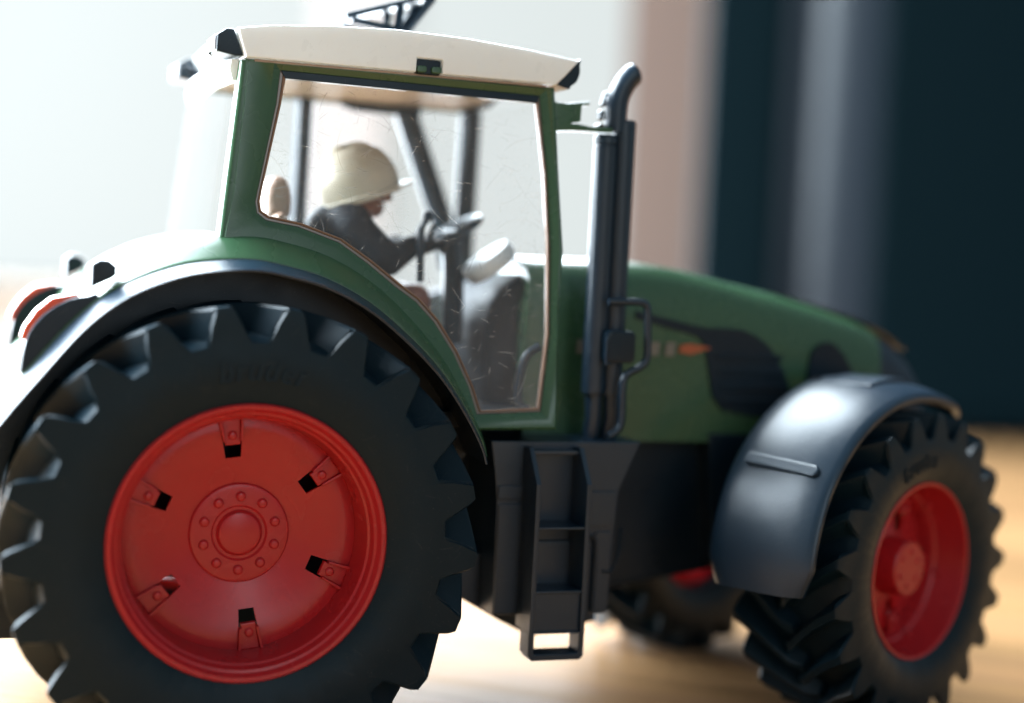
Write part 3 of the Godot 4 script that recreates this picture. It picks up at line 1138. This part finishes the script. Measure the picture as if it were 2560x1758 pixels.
func build_hood() -> void:
	var hood := node("hood", tractor)
	var b := Mb.new()
	var loops := []
	for i in 33:
		var u := lerpf(9.6, 22.9, i / 32.0)
		loops.append(hood_loop(u, 0.0, 8.7 + 0.9 * smoothstep(18.0, 22.9, u)))
	b.loft(loops)
	part("hood_cover", b, M.green, hood, 40.0)
	b = Mb.new()
	loops = []
	for i in 9:
		var u := lerpf(22.6, 24.85, i / 8.0)
		loops.append(hood_loop(u, -0.06, 8.9))
	b.loft(loops)
	part("nose_grille", b, M.satin, hood, 30.0)
	# dark centre panel running over the nose
	b = Mb.new()
	var rows := []
	for i in 17:
		var u := lerpf(19.3, 24.3, i / 16.0)
		var row := []
		for k in 7:
			var x := lerpf(-1, 1, k / 6.0)
			row.append(Vector3(u, hood_top(u) + 0.07 - 0.06 * pow(absf(x), 3.0) + LIFT, x * lerpf(1.5, 2.0, i / 16.0)))
		rows.append(row)
	b.sheet(rows, true)
	part("nose_panel", b, M.satin, hood, 40.0)
	for s in [1.0, -1.0]:
		# recessed air grille and its slats
		var on := func(x, y, z): return Vector3(x, y + 0.17, (2.93 - 0.45 * smoothstep(18.0, 24.9, x) + z) * s)
		b = Mb.new()
		b.prism(smooth(pv([13.3, 13.0, 14.73, 12.72, 15.9, 12.52, 17.2, 12.5, 18.2, 12.0, 18.8, 11.2, 19.2, 10.2, 18.9, 9.6, 16.6, 9.8, 16.1, 10.8, 15.9, 11.7, 15.6, 12.2, 14.6, 12.44, 13.3, 12.75]), 2), 0.03, 0.10, on, 0.0)
		part("side_grille", b, M.black, hood, 30.0)
		for k in 4:
			b = Mb.new()
			b.box(Vector3(17.5 + 0.12 * k, 11.6 - 0.5 * k + LIFT, 3.02 * s), Vector3(2.5, 0.16, 0.16), 0.03)
			part("grille_slat", b, M.black, hood)
		# printed marks
		b = Mb.new()
		b.prism(pv([14.9, 11.68, 15.35, 11.62, 16.1, 11.86, 15.3, 11.98, 14.95, 11.92]), 0.075, 0.115, on, 0.0)
		part("orange_mark", b, M.orange, hood)
		for q in [[11.25, 0.5], [13.75, 0.42], [14.38, 0.36]]:
			b = Mb.new()
			b.prism(pv([q[0], 11.55, q[0] + q[1], 11.55, q[0] + q[1] + 0.05, 12.0, q[0] + 0.05, 12.0]), 0.075, 0.11, on, 0.0)
			part("pale_mark", b, M.pale, hood)
		# headlamp pocket near the nose
		b = Mb.new()
		b.prism(smooth(pv([19.8, 10.6, 19.9, 11.8, 20.6, 12.2, 21.3, 11.7, 21.8, 10.8, 21.9, 10.2, 20.6, 10.1, 19.8, 10.6]), 2).slice(0, -1), 0.03, 0.12, on, 0.0)
		part("headlamp", b, M.black, hood)


func build_exhaust() -> void:
	var ex := node("exhaust", tractor)
	var up := func(u, w): return func(q): return Vector3(u + q.x, q.z + 0.17, w + q.y)
	var b := Mb.new()
	b.lathe([Vector2(10.35, 0), Vector2(10.35, 0.32), Vector2(10.45, 0.37), Vector2(18.1, 0.36), Vector2(18.14, 0.33), Vector2(18.2, 0.33), Vector2(18.24, 0.37), Vector2(18.42, 0.36), Vector2(18.5, 0.3), Vector2(18.5, 0.0)], 32, up.call(11.38, 4.3))
	part("intake_pipe", b, M.satin, ex, 30.0)
	b = Mb.new()
	b.lathe([Vector2(10.3, 0), Vector2(10.3, 0.33), Vector2(10.4, 0.38), Vector2(18.92, 0.38), Vector2(19.0, 0.33), Vector2(19.0, 0.0)], 32, up.call(12.03, 4.15))
	part("muffler", b, M.satin, ex, 30.0)
	b = Mb.new()
	var path := smooth3([flat.call(11.72, 18.6, 4.2), flat.call(11.72, 19.2, 4.2), flat.call(11.76, 19.65, 4.2), flat.call(11.93, 20.08, 4.2), flat.call(12.2, 20.42, 4.2), flat.call(12.36, 20.53, 4.2)], 4)
	var thick := []
	for i in path.size():
		thick.append(0.345 - 0.09 * pow(maxf(0.0, (i - path.size() + 4) / 3.0), 2.0))
	b.tube(path, thick, 18)
	part("exhaust_stack", b, M.satin, ex, 50.0)
	b = Mb.new()
	b.tube([flat.call(12.3, 20.5, 4.2), flat.call(12.37, 20.54, 4.2)], 0.2, 14)
	part("stack_mouth", b, M.black, ex)
	b = Mb.new()
	b.box(flat.call(11.3, 19.12, 4.0), Vector3(0.16, 0.34, 0.3), 0.04)
	b.box(flat.call(11.38, 19.62, 4.0), Vector3(0.14, 0.5, 0.26), 0.04, Basis(Vector3(0, 0, 1), -0.25))
	b.box(flat.call(11.42, 18.72, 4.25), Vector3(0.75, 0.12, 0.5), 0.04, Basis(Vector3(0, 0, 1), -0.12))
	part("stack_clamp", b, M.satin, ex)
	for k in 2:
		b = Mb.new()
		b.tube([flat.call(11.45 + 0.6 * k, 10.4, 4.2), flat.call(11.5 + 0.6 * k, 9.6, 4.2), flat.call(11.45 + 0.6 * k, 8.9, 4.1)], 0.27, 12)
		part("lower_pipe", b, M.satin, ex)
	# green bracket from the cab post
	var br := node("mirror_bracket", tractor)
	b = Mb.new()
	b.prism(pv([9.42, 19.34, 9.98, 19.3, 10.05, 18.95, 9.98, 18.5, 9.5, 18.45]), 4.3, 4.85, flat, 0.05)
	part("bracket_foot", b, M.green, br)
	b = Mb.new()
	b.prism(pv([9.9, 19.34, 10.62, 19.44, 10.62, 19.34, 10.36, 19.29, 10.34, 18.8, 10.05, 18.74, 9.9, 18.8]), 4.35, 4.75, flat, 0.04)
	part("bracket_plate", b, M.green, br)
	b = Mb.new()
	b.prism(pv([9.7, 18.72, 10.35, 18.72, 10.7, 18.66, 11.4, 18.68, 11.4, 18.53, 10.7, 18.52, 9.7, 18.5]), 4.3, 4.8, flat, 0.04)
	part("bracket_arm", b, M.green, br)
	# grab handle
	b = Mb.new()
	var hp := []
	for q in [[11.48, 13.3], [12.55, 13.32], [12.78, 13.2], [12.82, 12.95], [12.88, 11.75], [12.82, 11.45], [12.6, 11.25], [12.25, 11.08], [12.12, 10.85], [12.1, 10.5], [12.12, 9.6], [12.0, 9.3], [11.7, 9.1]]:
		hp.append(flat.call(q[0], q[1], 5.0))
	b.tube(smooth3(hp, 4), 0.125, 10)
	part("grab_handle", b, M.satin, tractor, 60.0)
	b = Mb.new()
	b.box(flat.call(11.98, 11.9, 4.78), Vector3(1.0, 1.02, 0.5), 0.08)
	part("handle_box", b, M.black, tractor)
	b = Mb.new()
	b.box(flat.call(11.5, 11.75, 5.02), Vector3(0.12, 0.9, 0.14), 0.04)
	b.box(flat.call(11.56, 11.36, 5.02), Vector3(0.22, 0.12, 0.14), 0.04)
	part("handle_clip", b, M.satin, tractor)


func build_body() -> void:
	var b := Mb.new()
	b.prism(pv([-4.6, 4.6, -4.6, 9.5, 0.5, 9.8, 9.8, 9.4, 23.2, 8.9, 23.6, 6.0, 18.0, 4.4, 12.0, 3.4, 7.0, 3.6, 2.0, 4.0]), -2.1, 2.1, flat, 0.15)
	part("chassis", b, M.black, tractor)
	b = Mb.new()
	b.tube([flat.call(0.09, 6.35, -5.6), flat.call(0.09, 6.35, 5.6)], 1.15, 24)
	part("rear_axle", b, M.black, tractor)
	b = Mb.new()
	b.tube([flat.call(20.87, 5.05, -4.9), flat.call(20.87, 5.05, 4.9)], 0.7, 18)
	part("front_axle", b, M.black, tractor)
	b = Mb.new()
	b.prism(pv([7.3, 3.9, 7.5, 5.2, 12.0, 5.2, 12.2, 2.9, 10.0, 2.45, 8.9, 3.0]), -3.6, 3.6, flat, 0.1)
	part("belly_guard", b, M.satin, tractor)
	b = Mb.new()
	b.prism(pv([-6.3, 2.5, -6.9, 7.4, -6.2, 7.6, -4.4, 7.0, -4.4, 4.6, -5.6, 2.5]), -2.0, 2.0, flat, 0.1)
	part("rear_hitch", b, M.black, tractor)
	b = Mb.new()
	b.prism(pv([16.6, 4.6, 16.2, 9.0, 19.5, 9.0, 24.0, 8.8, 24.0, 6.6, 20.0, 5.6]), -3.0, 3.0, flat, 0.1)
	part("front_frame", b, M.black, tractor)


func build_steps() -> void:
	var b := Mb.new()
	b.prism(pv([7.85, 8.92, 8.02, 7.95, 8.12, 7.05, 8.16, 3.52, 11.9, 3.47, 12.02, 3.8, 12.1, 6.17, 12.18, 7.38, 12.84, 8.92]), 2.0, 5.0, flat, 0.06)
	part("step_tank", b, M.satin, tractor, 25.0)
	for q in [[8.18, 3.58, 8.98, 6.98], [8.14, 7.12, 8.98, 7.55], [10.7, 6.26, 12.06, 7.36], [11.42, 3.55, 11.95, 6.1]]:
		b = Mb.new()
		b.box(flat.call((q[0] + q[2]) / 2, (q[1] + q[3]) / 2, 4.98), Vector3(q[2] - q[0], q[3] - q[1], 0.2), 0.03)
		part("tank_panel", b, M.satin, tractor)
	b = Mb.new()
	b.box(flat.call(10.2, 4.55, 4.98), Vector3(2.2, 2.6, 0.3), 0.12)
	part("tank_panel", b, M.satin, tractor)
	b = Mb.new()
	b.tube(smooth3([flat.call(11.1, 6.0, 5.1), flat.call(11.4, 5.85, 5.1), flat.call(11.42, 5.0, 5.1), flat.call(11.4, 3.6, 5.1)], 3), 0.07, 8)
	part("tank_hose", b, M.black, tractor)
	b = Mb.new()
	b.tube(smooth3([flat.call(11.7, 4.85, 5.1), flat.call(12.05, 4.85, 5.0), flat.call(12.4, 5.2, 4.6), flat.call(12.9, 5.9, 3.6)], 3), 0.05, 8)
	part("cable", b, M.black, tractor)
	var lad := node("ladder", tractor)
	var side := func(x, y, z): return Vector3(z, y + 0.17, x)
	for u in [8.92, 10.56]:
		b = Mb.new()
		b.prism(pv([5.0, 8.78, 5.5, 8.78, 6.3, 7.76, 6.3, 3.2, 5.0, 3.2]), u, u + 0.16, side, 0.03)
		part("stringer", b, M.satin, lad, 25.0)
	for q in [[8.62, 5.2, 0.5, 0.12], [6.42, 5.65, 1.25, 0.08], [4.47, 5.65, 1.25, 0.08]]:
		b = Mb.new()
		b.box(flat.call(9.82, q[0], q[1]), Vector3(1.5, q[3], q[2]), 0.02)
		part("tread", b, M.satin, lad)
	b = Mb.new()
	b.box(flat.call(9.82, 3.85, 6.1), Vector3(1.5, 1.3, 0.12), 0.03)
	part("kick_panel", b, M.satin, lad)
	b = Mb.new()
	b.ring(pv([8.92, 3.25, 8.92, 2.55, 9.05, 2.38, 10.6, 2.38, 10.72, 2.5, 10.72, 3.25]), pv([9.1, 3.2, 9.1, 2.66, 9.14, 2.58, 10.5, 2.58, 10.54, 2.64, 10.54, 3.2]), 5.5, 6.28, flat, 0.03)
	part("bottom_step", b, M.satin, lad, 30.0)


func build_interior() -> void:
	var b := Mb.new()
	# seat
	var seat := node("seat", tractor)
	b.prism(smooth(pv([2.6, 11.2, 2.0, 13.0, 1.6, 15.2, 2.1, 15.4, 2.9, 13.2, 3.4, 12.2, 5.9, 12.2, 6.0, 11.5, 4.5, 11.1, 2.6, 11.2]), 3).slice(0, -1), -1.3, 1.3, flat, 0.2)
	part("seat_shell", b, M.brown, seat, 40.0)
	b = Mb.new()
	b.prism(smooth(pv([1.5, 15.5, 1.45, 16.3, 1.7, 16.7, 2.1, 16.6, 2.25, 16.0, 2.15, 15.4, 1.5, 15.5]), 3).slice(0, -1), -0.9, 0.9, flat, 0.2)
	part("headrest", b, M.brown, seat, 50.0)
	b = Mb.new()
	b.prism(pv([3.2, 9.8, 3.4, 11.3, 5.4, 11.3, 5.6, 9.8]), -1.0, 1.0, flat, 0.1)
	part("seat_base", b, M.black, seat)
	b = Mb.new()
	b.tube([flat.call(4.85, 19.72, -4.4), flat.call(5.3, 19.55, -4.4), flat.call(7.2, 19.5, -4.4)], 0.16, 8)
	part("roof_handle", b, M.black, tractor)
	# dashboard, column, steering wheel
	b = Mb.new()
	b.prism(smooth(pv([8.5, 9.8, 8.4, 12.3, 8.9, 13.5, 10.1, 14.2, 11.2, 14.2, 11.2, 9.8, 8.5, 9.8]), 2).slice(0, -1), -2.6, 2.2, flat, 0.2)
	part("dashboard", b, M.cloth, tractor, 40.0)
	b = Mb.new()
	var tt := Basis(Vector3(0, 0, 1), deg_to_rad(38.0))
	b.lathe([Vector2(-0.16, 0), Vector2(-0.16, 0.85), Vector2(0.0, 0.95), Vector2(0.14, 0.88), Vector2(0.16, 0)], 32, func(q): return flat.call(8.75, 14.35, 1.2) + tt * Vector3(q.x, q.z * 1.8, q.y))
	part("dash_display", b, M.screen, tractor, 40.0)
	b = Mb.new()
	b.tube([flat.call(7.95, 11.6, 0.2), flat.call(7.85, 14.2, 0.2), flat.call(7.75, 15.2, 0.2)], 0.36, 10)
	part("steering_column", b, M.black, tractor)
	b = Mb.new()
	var ring := []
	var wt := Basis(Vector3(0, 0, 1), deg_to_rad(32.0))
	for i in 33:
		var f := TAU * i / 32.0
		ring.append(flat.call(7.75, 15.25, 0.2) + wt * Vector3(cos(f) * 1.0, 0, sin(f) * 1.0))
	b.tube(ring, 0.16, 8)
	b.tube([ring[0], ring[16]], 0.12, 6)
	b.tube([ring[8], ring[24]], 0.12, 6)
	part("steering_wheel", b, M.black, tractor)
	b = Mb.new()
	b.tube([flat.call(6.25, 13.6, 1.9), flat.call(6.2, 15.3, 1.9), flat.call(6.38, 15.62, 1.9)], [0.13, 0.13, 0.1], 8)
	b.dome(flat.call(6.38, 15.6, 1.9), Vector3(0.3, 1, 0), 0.17, 0.3)
	part("control_lever", b, M.black, tractor)
	# upright pillar and pale shapes low in the cab
	b = Mb.new()
	b.prism(pv([6.9, 9.8, 6.9, 11.6, 7.6, 12.0, 8.3, 11.7, 8.3, 9.8]), -3.9, -2.9, flat, 0.15)
	part("side_console", b, M.satin, tractor)


# ---------------------------------------------------------------- the driver figure
func sdf_mesh(bones: Array, lo: Vector3, hi: Vector3, cell: float, blend: float) -> Mb:
	var n := Vector3i(((hi - lo) / cell).ceil())
	var f := PackedFloat32Array()
	f.resize(n.x * n.y * n.z)
	f.fill(9.0)
	for bone in bones:
		var a: Vector3 = bone[0]
		var b: Vector3 = bone[1]
		var r := maxf(bone[2], bone[3]) + blend * 2.0 + cell
		var i0 := Vector3i(((a.min(b) - Vector3.ONE * r - lo) / cell).floor()).clamp(Vector3i.ZERO, n - Vector3i.ONE)
		var i1 := Vector3i(((a.max(b) + Vector3.ONE * r - lo) / cell).ceil()).clamp(Vector3i.ZERO, n - Vector3i.ONE)
		var ab := b - a
		var l2 := maxf(ab.length_squared(), 1e-6)
		for z in range(i0.z, i1.z + 1):
			for y in range(i0.y, i1.y + 1):
				for x in range(i0.x, i1.x + 1):
					var p := lo + Vector3(x, y, z) * cell
					var t := clampf((p - a).dot(ab) / l2, 0.0, 1.0)
					var d: float = p.distance_to(a + ab * t) - lerpf(bone[2], bone[3], t)
					var k := x + n.x * (y + n.y * z)
					var h := clampf(0.5 + 0.5 * (f[k] - d) / blend, 0.0, 1.0)
					f[k] = lerpf(f[k], d, h) - blend * h * (1.0 - h)
	var vert := {}
	var step := [1, n.x, n.x * n.y]
	var corner := []
	for c in 8:
		corner.append(Vector3i(c & 1, (c >> 1) & 1, c >> 2))
	for z in n.z - 1:
		for y in n.y - 1:
			for x in n.x - 1:
				var k := x + n.x * (y + n.y * z)
				var inside := 0
				for c in 8:
					if f[k + corner[c].x + corner[c].y * step[1] + corner[c].z * step[2]] < 0.0:
						inside += 1
				if inside == 0 or inside == 8:
					continue
				var sum := Vector3.ZERO
				var m := 0
				for c in 8:
					for ax in 3:
						if corner[c][ax] == 0:
							var e: Vector3i = corner[c]
							e[ax] = 1
							var fa := f[k + corner[c].x + corner[c].y * step[1] + corner[c].z * step[2]]
							var fb := f[k + e.x + e.y * step[1] + e.z * step[2]]
							if (fa < 0.0) != (fb < 0.0):
								sum += Vector3(corner[c]).lerp(Vector3(e), fa / (fa - fb))
								m += 1
				vert[k] = lo + (Vector3(x, y, z) + sum / m) * cell
	var out := Mb.new()
	for z in range(1, n.z - 1):
		for y in range(1, n.y - 1):
			for x in range(1, n.x - 1):
				var k := x + n.x * (y + n.y * z)
				for ax in 3:
					var b0 := f[k] < 0.0
					if b0 == (f[k + step[ax]] < 0.0):
						continue
					var s1: int = step[(ax + 1) % 3]
					var s2: int = step[(ax + 2) % 3]
					if not (vert.has(k) and vert.has(k - s1) and vert.has(k - s1 - s2) and vert.has(k - s2)):
						continue
					if b0:
						out.quad(vert[k], vert[k - s2], vert[k - s1 - s2], vert[k - s1])
					else:
						out.quad(vert[k], vert[k - s1], vert[k - s1 - s2], vert[k - s2])
	out.done()
	return out


func build_driver() -> void:
	var fig := node("toy_driver", self)
	tag(fig, "toy driver figure in dark jacket and cream hard hat seated inside the cab", "toy figure")
	var P := func(u, v, w): return Vector3(u, v + LIFT, w)
	# torso, arms and legs in one surface
	var bones := [
		[P.call(3.3, 12.9, 0), P.call(3.9, 15.0, 0), 0.95, 1.05],
		[P.call(4.15, 15.35, -0.75), P.call(4.15, 15.35, 0.75), 0.72, 0.72],
		[P.call(4.0, 15.4, 0), P.call(4.4, 15.9, 0), 0.42, 0.38],
		[P.call(3.4, 12.6, -0.4), P.call(3.6, 12.6, 0.4), 0.8, 0.8],
	]
	var legs := []
	for s in [-1.0, 1.0]:
		legs.append([P.call(3.6, 12.7, s * 0.5), P.call(6.4, 13.0, s * 0.75), 0.66, 0.52])
		legs.append([P.call(6.4, 13.0, s * 0.75), P.call(6.9, 10.5, s * 0.8), 0.5, 0.36])
		legs.append([P.call(6.9, 10.25, s * 0.8), P.call(7.6, 10.15, s * 0.85), 0.34, 0.28])
	for s in [-1.0, 1.0]:
		bones.append([P.call(4.2, 15.2, s * 1.05), P.call(5.1, 14.35, s * 1.4), 0.64, 0.58])
		bones.append([P.call(5.3, 14.25, s * 1.4), P.call(6.2, 14.75, s * 1.0), 0.52, 0.36])
	var b := sdf_mesh(bones, Vector3(2.2, 9.6, -2.2), Vector3(8.2, 17.0, 2.2), 0.13, 0.16)
	var body := part("body", b, M.cloth, fig, 60.0)
	part("trousers", sdf_mesh(legs, Vector3(2.4, 9.6, -2.2), Vector3(8.4, 14.6, 2.2), 0.13, 0.16), M.trousers, body, 60.0)
	# hands closed on the rim of the steering wheel
	for s in [-1.0, 1.0]:
		var h := P.call(6.75, 14.75, s * 0.95) as Vector3
		var fingers := [[h - Vector3(0.3, 0.1, 0), h + Vector3(0.1, 0.05, 0), 0.24, 0.22]]
		for k in 4:
			var y := -0.21 + 0.14 * k
			var base := h + Vector3(0.2, 0.08 - 0.02 * k, y)
			var l := 0.3 - 0.05 * absf(k - 1.5)
			fingers.append([base, base + Vector3(l, 0.12, 0), 0.085, 0.075])
			fingers.append([base + Vector3(l, 0.12, 0), base + Vector3(l + 0.02, -0.18, 0), 0.075, 0.065])
		fingers.append([h + Vector3(-0.05, 0.12, -s * 0.15), h + Vector3(0.12, 0.45, -s * 0.22), 0.11, 0.09])
		fingers.append([h + Vector3(0.12, 0.45, -s * 0.22), h + Vector3(0.2, 0.7, -s * 0.2), 0.09, 0.08])
		part("hand", sdf_mesh(fingers, h - Vector3(0.8, 0.6, 0.6), h + Vector3(0.9, 1.0, 0.6), 0.05, 0.05), M.cloth, fig, 60.0)
	# head with face
	var c := P.call(4.65, 16.5, 0) as Vector3
	var head := [
		[c + Vector3(-0.1, 0.25, 0), c + Vector3(0.05, -0.1, 0), 0.85, 0.72],
		[c + Vector3(0.3, -0.45, 0), c + Vector3(0.45, -0.55, 0), 0.48, 0.34],
		[c + Vector3(0.75, 0.0, 0), c + Vector3(0.92, -0.2, 0), 0.12, 0.16],
		[c + Vector3(-0.3, -0.7, 0), c + Vector3(-0.35, -1.1, 0), 0.42, 0.42],
	]
	for s in [-1.0, 1.0]:
		head.append([c + Vector3(-0.05, 0.05, s * 0.76), c + Vector3(-0.08, -0.25, s * 0.74), 0.14, 0.1])
		head.append([c + Vector3(0.66, 0.16, s * 0.18), c + Vector3(0.62, 0.16, s * 0.42), 0.11, 0.09])
	part("head", sdf_mesh(head, c - Vector3(1.4, 1.8, 1.2), c + Vector3(1.4, 1.5, 1.2), 0.07, 0.12), M.skin, fig, 60.0)
	for s in [-1.0, 1.0]:
		b = Mb.new()
		b.dome(c + Vector3(0.70, 0.05, s * 0.28), Vector3(1, 0, s * 0.3), 0.09, 0.05)
		part("eye", b, M.black, fig)
	b = Mb.new()
	b.box(c + Vector3(0.78, -0.5, 0), Vector3(0.08, 0.05, 0.34), 0.01)
	part("mouth", b, M.black, fig)
	# hard hat: shell, brim, raised ridges
	var hat := node("hard_hat", fig)
	var ht := Basis(Vector3(0, 0, 1), deg_to_rad(20.0))
	var hc := c + Vector3(-0.1, 0.12, 0)
	b = Mb.new()
	b.lathe([Vector2(-0.42, 0.95), Vector2(-0.4, 1.12), Vector2(0.3, 1.13), Vector2(0.7, 1.02), Vector2(1.05, 0.82), Vector2(1.28, 0.5), Vector2(1.36, 0.0)], 36, func(q): return hc + ht * Vector3(q.x * 1.2, q.z * 1.05 - 0.1, q.y * 1.06))
	part("hat_shell", b, M.helmet, hat, 50.0)
	b = Mb.new()
	var loops := []
	for i in 37:
		var f := TAU * i / 36.0
		var reach := 0.10 + 0.36 * pow(maxf(0.0, cos(f)), 2.0)
		var l := PackedVector3Array()
		for q in [[0.0, 0.02], [reach, -0.05], [reach, -0.12], [0.0, -0.12]]:
			l.append(hc + ht * Vector3((1.1 + q[0]) * cos(f) * 1.18, q[1] - 0.3, (1.1 + q[0]) * sin(f) * 1.06))
		loops.append(l)
	b.loft(loops, false)
	part("hat_brim", b, M.helmet, hat, 40.0)
	b = Mb.new()
	for q in [[-0.02, 1.0, 0.5]]:
		var bump := []
		for i in 9:
			var f := PI * i / 8.0
			bump.append(Vector2(-cos(f) * q[2] * 0.8, maxf(0.0, sin(f)) * q[2]))
		var mid: Vector3 = hc + ht * Vector3(q[0], q[1], 0)
		b.lathe(bump, 16, func(v): return mid + ht * Vector3(v.x * 1.75, v.z * 1.05, v.y * 1.1))
	part("hat_ridge", b, M.helmet, hat, 50.0)
	b = Mb.new()
	b.lathe([Vector2(-0.2, 0), Vector2(-0.2, 0.42), Vector2(0.06, 0.38), Vector2(0.12, 0.2), Vector2(0.12, 0.0)], 20, func(q): return hc + ht * Vector3(q.x - 0.25, 1.3 + q.z, q.y))
	part("hat_button", b, M.helmet, hat, 40.0)
